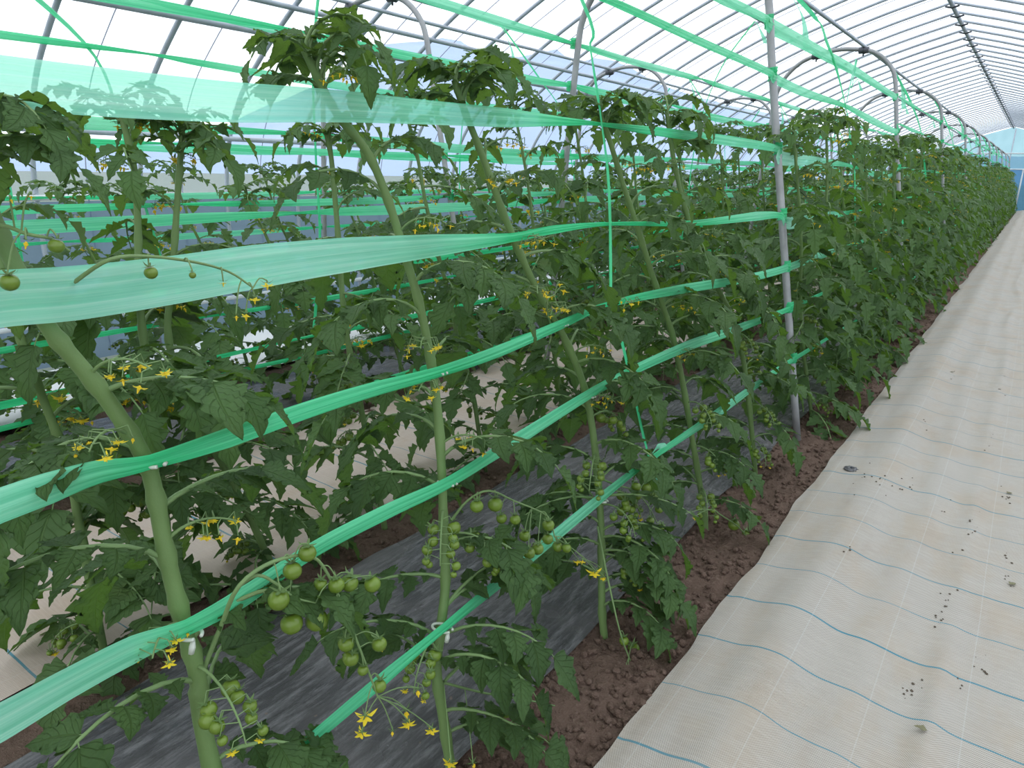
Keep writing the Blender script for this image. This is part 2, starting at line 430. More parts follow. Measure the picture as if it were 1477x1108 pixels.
# clods on the front soil ridge (small broken lumps)
def blob(r, seed, n=6, m=5, fl=.8):
    V=[(0,0,r*fl)]; 
    for i in range(1,m):
        t=PI*i/m
        for j in range(n):
            a=2*PI*j/n; q=r*(1+.28*noise.noise((math.cos(a)*1.3+seed*7,math.sin(a)*1.3,t+seed)))
            V.append((q*math.sin(t)*math.cos(a),q*math.sin(t)*math.sin(a),q*math.cos(t)*fl))
    V.append((0,0,-r*fl)); Fc=[(0,1+j,1+(j+1)%n) for j in range(n)]
    for i in range(m-2):
        for j in range(n): Fc.append((1+i*n+j,1+(i+1)*n+j,1+(i+1)*n+(j+1)%n,1+i*n+(j+1)%n))
    b=1+(m-2)*n; Fc += [(len(V)-1,b+(j+1)%n,b+j) for j in range(n)]
    return np.array(V),Fc
g=Geo()
for i in range(3800):
    y=.8+ (rng.random()**1.6)*9; x=-.66-.33*rng.random() if rng.random()<.75 else -1.93-.2*rng.random()
    r=.004+.011*rng.random()**2
    V,Fc=blob(r,i%17); g.add(V+np.array([x,y,soilz(x,y)+r*.5]),Fc)
link('soil_crumbs',g.mesh('soil_crumbs',['soil'],False),floor,kind='stuff')

def mulz(x,y):
    return .012+.010*noise.noise((x*2.5,y*2.5,3))+.007*noise.noise((x*12+y*4,y*3,8))+.02*max(0,1-abs((x+1.45)/.5)**2)
mu=strip('mulch_film',-1.90,-.965,46,fine_ys(-2,43.6,.035,.4),mulz,'mulch',edge=.03,label='black plastic mulch film between the front and second plant rows',category='mulch film')
strip('mulch_film',-4.42,-3.52,20,fine_ys(-2,43.6,.08,.5),lambda x,y:mulz(x+2.45,y),'mulch',edge=.03,seed=5,label='black plastic mulch film between the third and fourth plant rows',category='mulch film')
def clz(x,y):
    wob=.05*noise.noise((y*.35,1,1))
    c=-.40+wob
    a=.014+.034*math.exp(-((x-c)/.11)**2)*(1+.4*noise.noise((y*.6,2,2)))+.012*(1 if x<c else math.exp(-((x-c)/.2)**2))
    b=.016*math.exp(-((x-.03-.06*noise.noise((y*.5,8,1)))/.035)**2)*(.6+noise.noise((y*.8,3,3)))
    d=.012*math.exp(-((x+.16+.05*noise.noise((y*.7,5,1)))/.06)**2)
    e=.008*noise.noise((x*4,y*1.6,6))+.0035*noise.noise((x*14,y*5,6))
    lip=-.014*math.exp(-((x+.66)/.03)**2)
    return a+b+d+e+lip
ac=strip('ground_cloth',-.655,1.3,110,fine_ys(-1,43.9,.03,.3),clz,'cloth',edge=.028,seed=2,label='pale woven ground cloth with thin blue lines covering the aisle',category='ground cloth')
for v in ac.data.vertices: pass
strip('ground_cloth',-3.30,-2.17,36,fine_ys(-1,43.8,.06,.4),lambda x,y:.014+.018*noise.noise((x*2.2,y*1.2,11))+.006*noise.noise((x*9,y*5,2)),'cloth_pink',edge=.03,seed=7,label='beige woven ground cloth behind the second plant row',category='ground cloth')
strip('ground_cloth',-5.8,-4.62,20,fine_ys(-1,43.8,.1,.5),lambda x,y:.014+.02*noise.noise((x*2.2,y*1.2,15)),'cloth_white',edge=.02,seed=12,label='bright white ground sheet along the left side wall',category='ground cloth')

# ------------------------------------------------------------------ trellis hoops with long pipes
HY=[4.14+4.2*k for k in range(-1,10)]
def hoop_mesh(name):
    pts=[(-.887,.0),(-1.08,1.0),(-1.27,2.0),(-1.345,2.42),(-1.42,2.58),(-1.56,2.70),(-1.72,2.745),(-1.92,2.76),(-2.10,2.73),(-2.27,2.67),(-2.40,2.56),(-2.48,2.42),(-2.515,2.2),(-2.60,1.2),(-2.69,0)]
    P=catmull([(x,0,z) for x,z in pts],4); g=Geo(); V,Fc,U=tube(P,.0205,10); g.add(V,Fc,U); return g.mesh(name,['pipe'])
hm=hoop_mesh('hoop_pipe')
def clamp_mesh():
    g=Geo()
    for (a,b) in (((-.045,0,0),(.045,0,0)),((0,-.04,0),(0,.04,0))):
        V,Fc,U=tube([a,b],.031,8); g.add(V,Fc,U)
    V,Fc,U=tube([(0,0,.02),(0,0,-.055)],.008,6); g.add(V,Fc,U)
    return g.mesh('pipe_clamp',['clamp'])
cm=clamp_mesh()
ordn=['nearest','second','third','fourth','fifth','sixth','seventh','eighth','ninth','tenth']
for bed,(dx,bn) in enumerate(((0,'over the middle bed'),(-2.45,'over the left wall bed'))):
    for k,y in enumerate(HY):
        if k==0: continue
        o = thing('trellis_hoop', f'{ordn[k-1]} grey steel trellis hoop {bn}', 'trellis hoop', (dx,y,0), 'steel hoops '+bn)
        h=link('hoop_pipe',hm,o)
        for xx,zz in ((-1.68,2.735),(-2.13,2.715)): link('pipe_clamp',cm,o,Matrix.Translation((xx,0,zz)))
    for xx,zz,lab in ((-1.68,2.77,'aisle side'),(-2.13,2.75,'far side')):
        g=Geo(); V,Fc,U=tube([(xx+dx,-.5+44*k/40,zz+.004*math.sin(k)) for k in range(41)],.016,8); g.add(V,Fc,U)
        link('top_pipe',g.mesh('top_pipe',['rib']),label=f'long grey pipe on top of the hoops {bn[5:]}, {lab}',category='pipe')

# ------------------------------------------------------------------ tapes
def ribbon(P, Wd, tw, thick, sub=6, cols=6, nrm=(1,0,0), fold=.5, seed=0):
    """P points; Wd full widths; tw twist angle; returns V,F,U,T"""
    P=catmull(P,sub); k=len(P)
    def ip(a): return np.interp(np.linspace(0,len(a)-1,k),range(len(a)),a)
    Wd=ip(Wd); tw=ip(tw); th=ip(thick)
    T=np.gradient(P,axis=0); T/=np.linalg.norm(T,axis=1)[:,None]+1e-9
    V=[];U=[];TT=[];L=0
    for i in range(k):
        if i: L+=np.linalg.norm(P[i]-P[i-1])
        n0=np.array(nrm,float); n0-=T[i]*(n0@T[i]); n0/=np.linalg.norm(n0); b=np.cross(T[i],n0)
        c,s=math.cos(tw[i]),math.sin(tw[i]); w=b*c+n0*s; nn=n0*c-b*s
        for j in range(cols+1):
            u=2*j/cols-1
            f=fold*th[i]
            off=nn*(Wd[i]*.5*f*(1-u*u)+.0016*math.sin(j*2.3+seed+L*3)*(1+th[i]))
            V.append(P[i]+w*(u*Wd[i]/2)+off); U.append((j/cols+seed*.37,L/.05)); TT.append(th[i])
    n=cols+1; Fc=[(i*n+j,i*n+j+1,(i+1)*n+j+1,(i+1)*n+j) for i in range(k-1) for j in range(cols)]
    return np.array(V),Fc,np.array(U),np.array(TT)
def wrap_geo(p,r,h,seed=0):
    """tape wound round a pipe"""
    P=[(p[0]+r*math.cos(a),p[1]+r*math.sin(a),p[2]+h*(a/(6*PI)-.5)) for a in np.linspace(0,6*PI,31)]
    return ribbon(P,[.03]*31,[PI/2]*31,[.9]*31,sub=1,cols=2,nrm=(0,0,1),fold=.1,seed=seed)
def knot_geo(p,s=.012,seed=0):
    g=[]
    V,Fc=blob(s,seed,8,6); return V+np.array(p),Fc

SUP1=[-1.6,2.0,4.14,6.25,8.34,10.4,12.54,14.6,16.74,18.8,20.94,25.1,29.3,33.5,37.7,42.0]
LEVELS=[('lowest',.44),('second lowest',.755),('third from the ground',1.037),('fourth from the ground',1.325),('fifth from the ground',1.632),('second highest',2.03),('highest',2.30)]
def tape_run(rowname, dfun, z, lab, widths, pts=None, seed=0, zv=.02):
    sups = pts if pts is not None else [(y, z+rng.uniform(-zv,zv)) for y in SUP1]
    g=Geo(); P=[];Wd=[];TW=[];TH=[]
    for i,(y,zz) in enumerate(sups):
        P.append((-dfun(zz),y,zz)); Wd.append(.011); TW.append(rng.uniform(-.2,.2)); TH.append(1)
        if i<len(sups)-1:
            y2,z2=sups[i+1]; w=widths(i)
            for f in (.12,.35,.65,.88):
                yy=y+(y2-y)*f; q=zz+(z2-zz)*f-.012*math.sin(PI*f)
                P.append((-dfun(q),yy,q)); ww=w*(1 if .2<f<.8 else .72)*rng.uniform(.85,1.12); Wd.append(ww)
                TW.append(rng.uniform(-.25,.25)); TH.append(max(0,min(1,1-(ww-.03)/.045)))
    V,Fc,U,T=ribbon(P,Wd,TW,TH,seed=seed); g.add(V,Fc,U,thick=T)
    o=link('plastic_tape',g.mesh('plastic_tape',['tape'],thick=True),label=lab,category='plastic tape',group='green tapes along '+rowname)
    for y,zz in sups:
        if any(abs(y-h)<.1 for h in HY) and y>0:
            g=Geo(); V,Fc,U,T=wrap_geo((-dfun(zz)-.005,y,zz),.0235,.035,seed); g.add(V,Fc,U,thick=T); link('wrap',g.mesh('wrap',['tape'],thick=True),o)
    return o
d1=lambda z:LEG0+LEGK*z-.018
d2=lambda z:2.68-.072*z+.018
ROW1='the front row'; 
def YZ(pts,w=None): 
    out=[]
    for px,py in pts:
        p=at(px,py,-.018); out.append((p[1],p[2]))
    return out
# front row, positions read off the photograph; (y, z) at supports
def hero_tape(lab, pix, wpx, tail, th=None, seed=0, floor=0.):
    P=[];Wd=[];TH=[]
    for (px,py),w in zip(pix,wpx):
        p=at(px,py,-.018); dist=np.linalg.norm(p-np.array([0,0,CAMH]))
        r=ray(px,py); depth=(p[1]/r[1])*FPX
        P.append(p); Wd.append(w*depth/FPX)
    tw=[rng.uniform(-.12,.12) for _ in P]
    for y,zz,w in tail: P.append((-d1(zz),y,zz)); Wd.append(w); tw.append(rng.uniform(-.3,.3))
    TH=[max(floor,min(1,1-(w-.028)/.04)) for w in Wd]
    g=Geo(); V,Fc,U,T=ribbon(P,Wd,tw,TH,sub=8,cols=8,seed=seed,fold=.45); g.add(V,Fc,U,thick=T)
    o=link('plastic_tape',g.mesh('plastic_tape',['tape'],thick=True),label=lab,category='plastic tape',group='green tapes along the front row')
    for h in HY[1:]:
        for q in P:
            if abs(q[1]-h)<.14:
                g=Geo(); V,Fc,U,T=wrap_geo((q[0]-.012,h,q[2]),.0235,.05,seed); g.add(V,Fc,U,thick=T); link('wrap',g.mesh('wrap',['tape'],thick=True),o); break
    return o
def tail(z,y0=6.25,w=.03):
    out=[]
    for i,y in enumerate(SUP1):
        if y<y0-.01: continue
        out.append((y,z+rng.uniform(-.015,.015),.012))
        if i<len(SUP1)-1: out.append(((y+SUP1[i+1])/2,z-.01,w*rng.uniform(.8,1.2)))
    return out
hero_tape('lowest green tape of the front row, crossing low in front of the mulch',[(180,1290),(300,1187),(400,1106),(475,1043),(560,972),(642,904),(755,812),(850,733),(938,662),(1040,592),(1150,515)],[34,28,26,27,24,18,24,22,12,16,8],tail(.44),seed=1)
hero_tape('second lowest green tape of the front row, tied to the thick nearest stem',[(-220,1170),(-100,1092),(0,1042),(100,985),(190,938),(268,906),(350,862),(455,792),(560,738),(650,695),(745,635),(885,548),(990,500),(1065,474),(1150,440)],[80,75,66,56,46,28,32,27,24,20,22,15,16,13,7],tail(.76),seed=2)
hero_tape('third green tape from the ground in the front row, clipped at four stems',[(-260,830),(-120,775),(0,730),(70,705),(140,682),(218,667),(330,632),(450,590),(540,562),(632,537),(720,506),(808,468),(881,438),(980,418),(1070,403),(1130,388),(1180,370),(1234,352)],[75,66,56,48,36,22,30,26,23,17,19,16,9,14,13,11,12,6],tail(1.04,8.34),seed=3)
hero_tape('wide pale green tape just under eye level, fourth from the ground in the front row',[(-260,470),(-120,450),(0,432),(110,423),(240,406),(370,385),(500,368),(620,355),(735,343),(800,331),(879,323),(1000,322),(1090,312),(1125,311),(1140,322),(1190,312),(1231,305)],[84,84,82,78,70,62,50,34,13,12,5,8,13,8,18,13,5],tail(1.31,8.34),seed=4)
hero_tape('wide pale green tape at eye level, fifth from the ground in the front row',[(-260,95),(-120,104),(0,118),(160,134),(330,147),(480,153),(600,161),(730,170),(812,175),(866,179),(950,190),(1050,203),(1122,215),(1126,228),(1180,233),(1230,240),(1278,256)],[78,78,74,66,56,44,34,26,12,5,12,14,10,20,12,4,9],tail(1.60,8.34),seed=5)
hero_tape('second highest green tape of the front row, above the plant tops',[(560,-120),(740,-50),(840,-12),(900,10),(1000,55),(1108,104),(1116,113),(1160,133),(1216,152),(1255,172),(1293,190)],[20,16,6,12,12,10,14,13,6,11,7],tail(2.03,8.34,.035),seed=6,floor=.65)
hero_tape('highest green tape of the front row, below the hoop tops',[(760,-160),(900,-78),(985,-30),(1046,0),(1104,27),(1112,38),(1170,68),(1240,107),(1292,140)],[20,16,8,15,11,21,18,12,8],tail(2.30,8.34,.035),seed=7,floor=.65)
for i,(l,z) in enumerate(LEVELS):
    tape_run('the second row',d2,z,f'{l} green tape of the second row, behind the mulch strip',lambda k:.05 if z>1.2 else .03,seed=11+i)
    tape_run('the third row',lambda q:d1(q)+2.45,z,f'{l} green tape of the third row, beyond the beige cloth',lambda k:.045 if z>1.2 else .03,seed=21+i)
    if 1<i<5: tape_run('the fourth row',lambda q:d2(q)+2.45,z,f'{l} green tape of the fourth row, nearest the left wall',lambda k:.045,seed=31+i)

# vertical ties
def vtie(lab,P,w,tails=(),seed=0,grp=None):
    root_th=[.9]*len(P)
    g=Geo(); V,Fc,U,T=ribbon(P,w,[rng.uniform(-.5,.5) for _ in P],root_th,sub=6,cols=4,nrm=(1,.4,0),seed=seed,fold=.5); g.add(V,Fc,U,thick=T)
    o=link('vertical_tie',g.mesh('vertical_tie',['tape'],thick=True),label=lab,category='plastic tape')
    if grp: o['group']=grp
    for tp,tw in tails:
        g=Geo(); V,Fc,U,T=ribbon(tp,tw,[0,.6,1.1][:len(tp)] if len(tp)<4 else [.3]*len(tp),[.3]*len(tp),sub=5,cols=4,nrm=(1,.4,0),seed=seed+1,fold=.2); g.add(V,Fc,U,thick=T)
        link('loose_end',g.mesh('loose_end',['tape'],thick=True),o)
    return o
v1p=[(838,0),(850,70),(862,140),(867,178),(877,255),(880,322),(881,400),(882,440),(897,495),(912,560),(928,630),(937,665)]
P=[np.array([-1.64,1.9,2.74])]+[at(a,b,-.028) for a,b in v1p]
K=at(940,655,-.03)
vtie('long vertical green tie at the nearest midspan, knotted on the lowest tape',P,[.02,.02,.022,.016,.008,.018,.008,.014,.01,.016,.012,.018,.01],
  [([K,K+np.array([.02,-.01,-.03]),K+np.array([.03,-.03,-.09])],[.01,.022,.026]),([K,K+np.array([.02,.02,-.03]),K+np.array([.02,.04,-.10])],[.01,.02,.016]),([K,K+np.array([.02,.01,.03]),K+np.array([.03,.05,.03])],[.01,.02,.02])],seed=41)
v2p=[(1177,27),(1192,60),(1207,101),(1219,152),(1223,175),(1226,203),(1232,243),(1233,300),(1234,355),(1240,385)]
P=[np.array([-1.64,5.3,2.75])]+[at(a,b,-.028) for a,b in v2p]
A0=np.array([-1.62,5.45,2.70]); B0=at(1221,148,-.04)
vtie('vertical green tie at the second midspan with a loose bow at hoop height',P,[.025,.03,.03,.025,.012,.03,.035,.012,.02,.014,.02],
  [([A0,A0+np.array([.05,.2,-.12]),A0+np.array([.05,.4,-.3])],[.012,.04,.06]),([B0,B0+np.array([0,.05,.16]),B0+np.array([0,.12,.3]),B0+np.array([0,.1,.1])],[.015,.05,.04,.01])],seed=42)
for k in range(2,9):
    y=SUP1[1]+4.2*k+.1
    P=[(-1.66,y-.5,2.74),(-1.45,y-.3,2.4),(-1.30,y-.05,2.03),(-1.20,y,1.62),(-1.1,y+.03,1.2),(-1.02,y+.05,.8)]
    A0=np.array([-1.64,y-.5,2.74])
    vtie(f'vertical green tie on the front row in the {["third","fourth","fifth","sixth","seventh","eighth","ninth"][k-2]} gap between hoops',P,[.04,.05,.03,.04,.03,.03],
      [([A0,A0+np.array([.1,.1,-.2]),A0+np.array([.12,.3,-.42])],[.03,.06,.05])],seed=50+k)
for k in range(0,6):
    y=2.05+4.2*k
    P=[(-2.15,y+.1,2.73),(-2.35,y,2.4),(-2.5,y,2.0),(-2.56,y+.02,1.6),(-2.58,y+.03,1.2),(-2.6,y-.02,.8)]
    A0=np.array([-2.15,y+.1,2.73])
    vtie(f'vertical green tie on the second row in the {ordn[k]} gap between hoops'.replace('nearest','first'),P,[.02,.022,.015,.022,.015,.018],[([A0,A0+np.array([-.02,.2,-.02]),A0+np.array([0,.35,-.12])],[.012,.04,.05])],seed=60+k)
for k in range(0,5):
    y=1.75+4.2*k
    P=[(-4.05,y-.6,2.75),(-3.85,y-.3,2.35),(-3.72,y,2.0),(-3.66,y+.05,1.6),(-3.6,y+.1,1.2),(-3.5,y+.12,.8)]
    A0=np.array([-4.05,y-.6,2.75])
    vtie(f'vertical green tie on the third row in the {ordn[k]} gap between hoops'.replace('nearest','first'),P,[.03,.035,.02,.03,.02,.02],[([A0,A0+np.array([.05,.12,-.2]),A0+np.array([.03,.2,-.4])],[.02,.05,.045])],seed=70+k)
for k in range(0,4):
    y=1.75+4.2*k
    P=[(-4.62,y+.1,2.72),(-4.9,y,2.2),(-5.0,y,1.8),(-5.03,y,1.2),(-5.05,y,.8)]
    vtie(f'vertical green tie on the fourth row in the {ordn[k]} gap between hoops'.replace('nearest','first'),P,[.03,.04,.02,.03,.02],seed=80+k)

# ------------------------------------------------------------------ tomato plant pieces
def leaflet_data(n, cols, seed, hi=True):
    r=random.Random(seed); V=[];U=[]
    ph=r.random(); fold=r.uniform(.05,.34); curl=r.uniform(.10,.5); side=r.uniform(-.09,.09); roll=r.uniform(-.3,.35)
    teeth=r.uniform(3.2,4.6); amp=r.uniform(.26,.56)
    for i in range(n+1):
        t=i/n
        w=.385*(math.sin(PI*min(1,t**.66))**.9)*(1.12-.35*t) if 0<t<1 else 0
        for j in range(cols+1):
            s=2*j/cols-1
            sg=1 if s>0 else -1
            tt=t*teeth+ph*(.5+.3*sg)
            saw=(tt%1)
            lob=1-amp*(1-t)**.3*(.5+.5*math.cos(2*PI*min(1,saw*1.15)))**1.2*(1.15-.3*saw) if hi else 1-.35*(i%2)
            ww=w*(1+(lob-1)*abs(s)**2)
            x=s*ww+side*math.sin(PI*t)
            back=-.10*abs(s)**2*(1-saw if hi else .5)*4*t*(1-t)
            y=t+back*(1 if 0<t<1 else 0)
            z=fold*abs(s)*ww*1.2 - curl*t*t*.6 - roll*(s*s)*ww*.6
            if hi: z+=.028*math.sin(2*PI*(7*t-2.7*abs(s)))*min(1,4*t*(1-t))*(abs(s)**.5)+.02*math.sin(9*t+5*s+seed)*abs(s)
            V.append((x,y,z)); U.append((j/cols,t))
    c=cols+1; Fc=[(i*c+j,i*c+j+1,(i+1)*c+j+1,(i+1)*c+j) for i in range(n) for j in range(cols)]
    # petiolule
    V=np.array(V); V[:,1]=V[:,1]*.93+.07
    # y straight length shorten under curl handled by z
    P,F2,U2=tube([(0,0,0),(0,.04,.004),(0,.09,.002)],[.012,.011,.009],4,False)
    off=len(V); V=np.vstack([V,P]); U=np.vstack([U,np.full((len(P),2),(.5,.5))])
    nl=len(Fc); Fc=Fc+[tuple(q+off for q in f) for f in F2]
    return V,Fc,U,nl
HI=[leaflet_data(24,8,s) for s in range(6)]
MID=[leaflet_data(13,4,s+20) for s in range(5)]
LO=[leaflet_data(5,2,s+40,False) for s in range(4)]
def add_leaflet(g,D,X,young=0):
    V,Fc,U,nl=D; V2=V@X[:3,:3].T+X[:3,3]; 
    s=g.n; g.V.append(V2); g.F+=[tuple(i+s for i in f) for f in Fc]; g.m+=[young]*nl+[2]*(len(Fc)-nl); g.U.append(U); g.T.append(np.ones(len(V2))); g.n+=len(V2)
def leaflet_mesh(D,young):
    g=Geo(); add_leaflet(g,D,np.eye(4),young); return g.mesh('leaflet',['leaf','young','rachis'])
LM=[leaflet_mesh(D,0) for D in HI]; LMY=[leaflet_mesh(D,1) for D in HI]

def leaf_layout(r, L, e0, e1, size=1.):
    """rachis in the local frame: +Y outwards, +Z up. returns points, radii, leaflet frames [(X, scale)]"""
    n=9; P=[np.zeros(3)]; bend=r.uniform(-.5,.5)
    for i in range(n):
        f=i/(n-1); e=e0+(e1-e0)*f**.9; a=bend*f+r.uniform(-.05,.05)
        P.append(P[-1]+np.array([math.sin(a)*math.cos(e),math.cos(a)*math.cos(e),math.sin(e)])*L/n)
    P=np.array(P); R=np.linspace(.0042,.0016,n+1)*(.7+.5*L/.3)
    T=np.gradient(P,axis=0); T/=np.linalg.norm(T,axis=1)[:,None]
    out=[]
    def pt(f):
        q=f*n; i=min(n-1,int(q)); return P[i]+(P[i+1]-P[i])*(q-i), T[i]
    for f,s in ((.28,.55),(.46,.85),(.64,1.0),(.82,.95)):
        for sg in (-1,1):
            p,t=pt(f+r.uniform(-.03,.03)); sd=np.cross(t,(0,0,1.)); sd/=np.linalg.norm(sd)+1e-9
            d=t*r.uniform(.25,.7)+sd*sg*1.0+np.array([0,0,r.uniform(-.75,.10)])
            upv=np.cross(sd,t)+sd*sg*r.uniform(-.2,.5)+np.array([r.uniform(-.3,.3),r.uniform(-.3,.3),.3])
            out.append((p,d,upv,.122*s*size*r.uniform(.75,1.15)))
            if r.random()<.7:
                p,t=pt(f-.1+r.uniform(-.02,.02)); d=t*.3+sd*sg+np.array([0,0,r.uniform(-.4,.3)])
                out.append((p,d,np.array([0,0,1.]),.045*size*r.uniform(.6,1.3)))
    p=P[-1]; t=T[-1]; out.append((p,t+np.array([0,0,-.35]),np.cross(np.cross(t,(0,0,1.)),t)+np.array([0,0,.2]),.145*size*r.uniform(.85,1.1)))
    return P,R,out
def merged_leaf(seed,L,e0,e1,size,DS,young,sides=5):
    r=random.Random(seed); P,R,ls=leaf_layout(r,L,e0,e1,size); g=Geo()
    V,Fc,U=tube(P,R,sides,False); g.add(V,Fc,U,2)
    for p,d,u,s in ls: add_leaflet(g,DS[r.randrange(len(DS))],frame(p,d,u,s),young)
    return g
# shared compound leaf variants for plants in the middle distance
LEAFV=[merged_leaf(100+i,.30,.7-.1*i%3,-.9+.1*(i%4),1.,MID,0).mesh('leaf',['leaf','young','rachis']) for i in range(8)]
LEAFY=[merged_leaf(200+i,.22,1.2,-.8+.2*(i%3),.60,MID,1).mesh('leaf',['leaf','young','rachis']) for i in range(5)]

# fruit, flowers
def fruit_data(r=.0145,n=16,m=10):
    V=[];  
    for i in range(m+1):
        t=PI*i/m
        for j in range(n):
            a=2*PI*j/n; q=r*(1+.015*math.cos(5*a)*math.sin(t)); dz=.10*r*math.exp(-(t/.45)**2)
            V.append((q*math.sin(t)*math.cos(a),q*math.sin(t)*math.sin(a),q*.96*math.cos(t)-dz*1.5-r))
    Fc=[(i*n+j,(i+1)*n+j,(i+1)*n+(j+1)%n,i*n+(j+1)%n) for i in range(m) for j in range(n)]
    return np.array(V),Fc
def calyx(g,r,mi,k=5,reflex=.3,seed=0):
    rr=random.Random(seed)
    for j in range(k):
        a=2*PI*j/k+rr.random()*.5; c,s=math.cos(a),math.sin(a); L=r*1.15
        pr=[(0,.0),(.35,.06),(.75,.22+reflex*.4),(1.,.55+reflex)]
        V=[]
        for i,(f,h) in enumerate(pr):
            w=(.16,.2,.12,.0)[i]*r; x=f*L; z=h*r*rr.uniform(.2,1.)-.02*r
            V+= [(c*x-s*w,s*x+c*w,z),(c*x+s*w,s*x-c*w,z)]
        g.add(V,[(2*i,2*i+1,2*i+3,2*i+2) for i in range(3)],mi=mi)
def fruit_geo(g,X,r=.0145,hi=True,seed=0):
    q=Geo(); V,Fc=fruit_data(r,16 if hi else 8,10 if hi else 5); q.add(V,Fc,mi=0); calyx(q,r*.95,1,seed=seed)
    for V,m0 in ((np.concatenate(q.V),q.m),): 
        V=V@X[:3,:3].T+X[:3,3]; s=g.n; g.V.append(V); g.F+=[tuple(i+s for i in f) for f in q.F]; g.m+=[{0:0,1:1}[k] for k in m0]; g.U.append(np.concatenate(q.U)); g.T.append(np.ones(len(V))); g.n+=len(V)
g=Geo(); fruit_geo(g,np.eye(4)); FRUIT=g.mesh('fruit',['fruit','calyx'])
g=Geo(); fruit_geo(g,np.eye(4),seed=4); FRUIT2=g.mesh('fruit',['fruit','calyx'])
def flower_geo(g,X,ms,k=6,r=.013,seed=0,op=1.):
    """flower hanging along local -Z; ms = material slots (petal, anther, calyx)"""
    rr=random.Random(seed); V=[];F=[];mi=[]
    def quadstrip(pts,m):
        b=len(V); V.extend(pts); n=len(pts)//2
        for i in range(n-1): F.append((b+2*i,b+2*i+1,b+2*i+3,b+2*i+2)); mi.append(m)
    for j in range(k):
        a=2*PI*j/k+rr.uniform(-.2,.2); c,s=math.cos(a),math.sin(a); pts=[]
        o=op*rr.uniform(.6,1.15)
        for f,w in ((.12,.14),(.45,.22),(.8,.14),(1.05,.01)):
            x=r*(f*o if f<.5 else (.45+(f-.45)*1.1)*o); z=-r*(.25+.5*f)+r*.9*o*max(0,f-.35)**1.4
            pts+=[(c*x-s*w*r,s*x+c*w*r,z),(c*x+s*w*r,s*x-c*w*r,z)]
        quadstrip(pts,ms[0])
    n=5; b=len(V)
    for i,(z,q) in enumerate(((-.2,.10),(-.6,.17),(-1.05,.05))):
        for j in range(n): a=2*PI*j/n; V.append((r*q*math.cos(a),r*q*math.sin(a),r*z))
    for i in range(2):
        for j in range(n): F.append((b+i*n+j,b+i*n+(j+1)%n,b+(i+1)*n+(j+1)%n,b+(i+1)*n+j)); mi.append(ms[1])
    for j in range(5):
        a=2*PI*j/5+.3; c,s=math.cos(a),math.sin(a)
        quadstrip([(-s*.08*r,c*.08*r,0),(s*.08*r,-c*.08*r,0),(c*.5*r-s*.08*r,s*.5*r+c*.08*r,.05*r),(c*.5*r+s*.08*r,s*.5*r-c*.08*r,.05*r),(c*.9*r,s*.9*r,.3*r),(c*.9*r,s*.9*r,.3*r+.0004)],ms[2])
    V2=np.array(V)@X[:3,:3].T+X[:3,3]; s0=g.n; g.V.append(V2); g.F+=[tuple(i+s0 for i in f) for f in F]; g.m+=mi; g.U.append(np.zeros((len(V),2))); g.T.append(np.ones(len(V))); g.n+=len(V)
FLM=[]
for i,op in enumerate((1.,.75,1.15,.25)):
    g=Geo(); flower_geo(g,np.eye(4),(0,1,2),seed=i,op=op); FLM.append(g.mesh('flower',['petal','anther','calyx']))

def rot_random(r,amt=.5):
    X=np.eye(4); E=Matrix.Rotation(r.uniform(-amt,amt),4,'X')@Matrix.Rotation(r.uniform(-amt,amt),4,'Y')@Matrix.Rotation(r.uniform(0,6.28),4,'Z'); return np.array(E)
def truss_layout(r,L,n,kind):
    """axis in local frame (+Y out, +Z up) arching over and hanging; list of hanging points with pedicels"""
    P=[np.zeros(3)]; m=10; e=r.uniform(.2,.7) if kind=='fruit' else r.uniform(.3,1.0); e1=-1.3 if kind=='fruit' else -.5
    a0=r.uniform(-.4,.4)
    for i in range(m):
        f=i/(m-1); q=e+(e1-e)*f; P.append(P[-1]+np.array([math.sin(a0*f)*math.cos(q),math.cos(a0*f)*math.cos(q),math.sin(q)])*L/m)
    P=np.array(P); hang=[]
    for k in range(n):
        f=.35+.65*(k+.5)/n; q=f*m; i=min(m-1,int(q)); p=P[i]+(P[i+1]-P[i])*(q-i); sg=1 if k%2 else -1
        l=.018+.012*r.random()
        c=p+np.array([sg*l*.9,r.uniform(-.3,.5)*l,r.uniform(0,.4)*l]); e_=c+np.array([sg*.006,0,-l*.7])
        hang.append((p,c,e_))
    return P,hang
def truss_geo(seed,kind,L,n,low=False):
    r=random.Random(seed); P,H=truss_layout(r,L,n,kind); g=Geo()
    V,Fc,U=tube(P,np.linspace(.0034,.0014,len(P)),4 if low else 6,False); g.add(V,Fc,U,mi=4)
    ends=[]
    for i,(a,b,c) in enumerate(H):
        V,Fc,U=tube([a,b,c],[.0012,.0011,.0012],3 if low else 4,False); g.add(V,Fc,U,mi=4)
        ends.append((c, i/len(H)))
    return g,ends,r
def truss_meshes(seed,kind,L,n):
    """(axis mesh, [(mesh, matrix)])"""
    g,ends,r=truss_geo(seed,kind,L,n); me=g.mesh('truss_axis',['fruit','calyx','petal','anther','rachis']); kids=[]
    for c,f in ends:
        X=rot_random(r,.35); X[:3,3]=c
        if kind=='fruit' and not (f>.75 and r.random()<.6):
            s=r.uniform(.8,1.1)*(1.12-.55*f); X[:3,:3]*=s; kids.append(('fruit',r.choice((FRUIT,FRUIT2)),X))
        else:
            X[:3,:3]*=r.uniform(.8,1.15); kids.append(('flower',r.choice(FLM),X))
    return me,kids
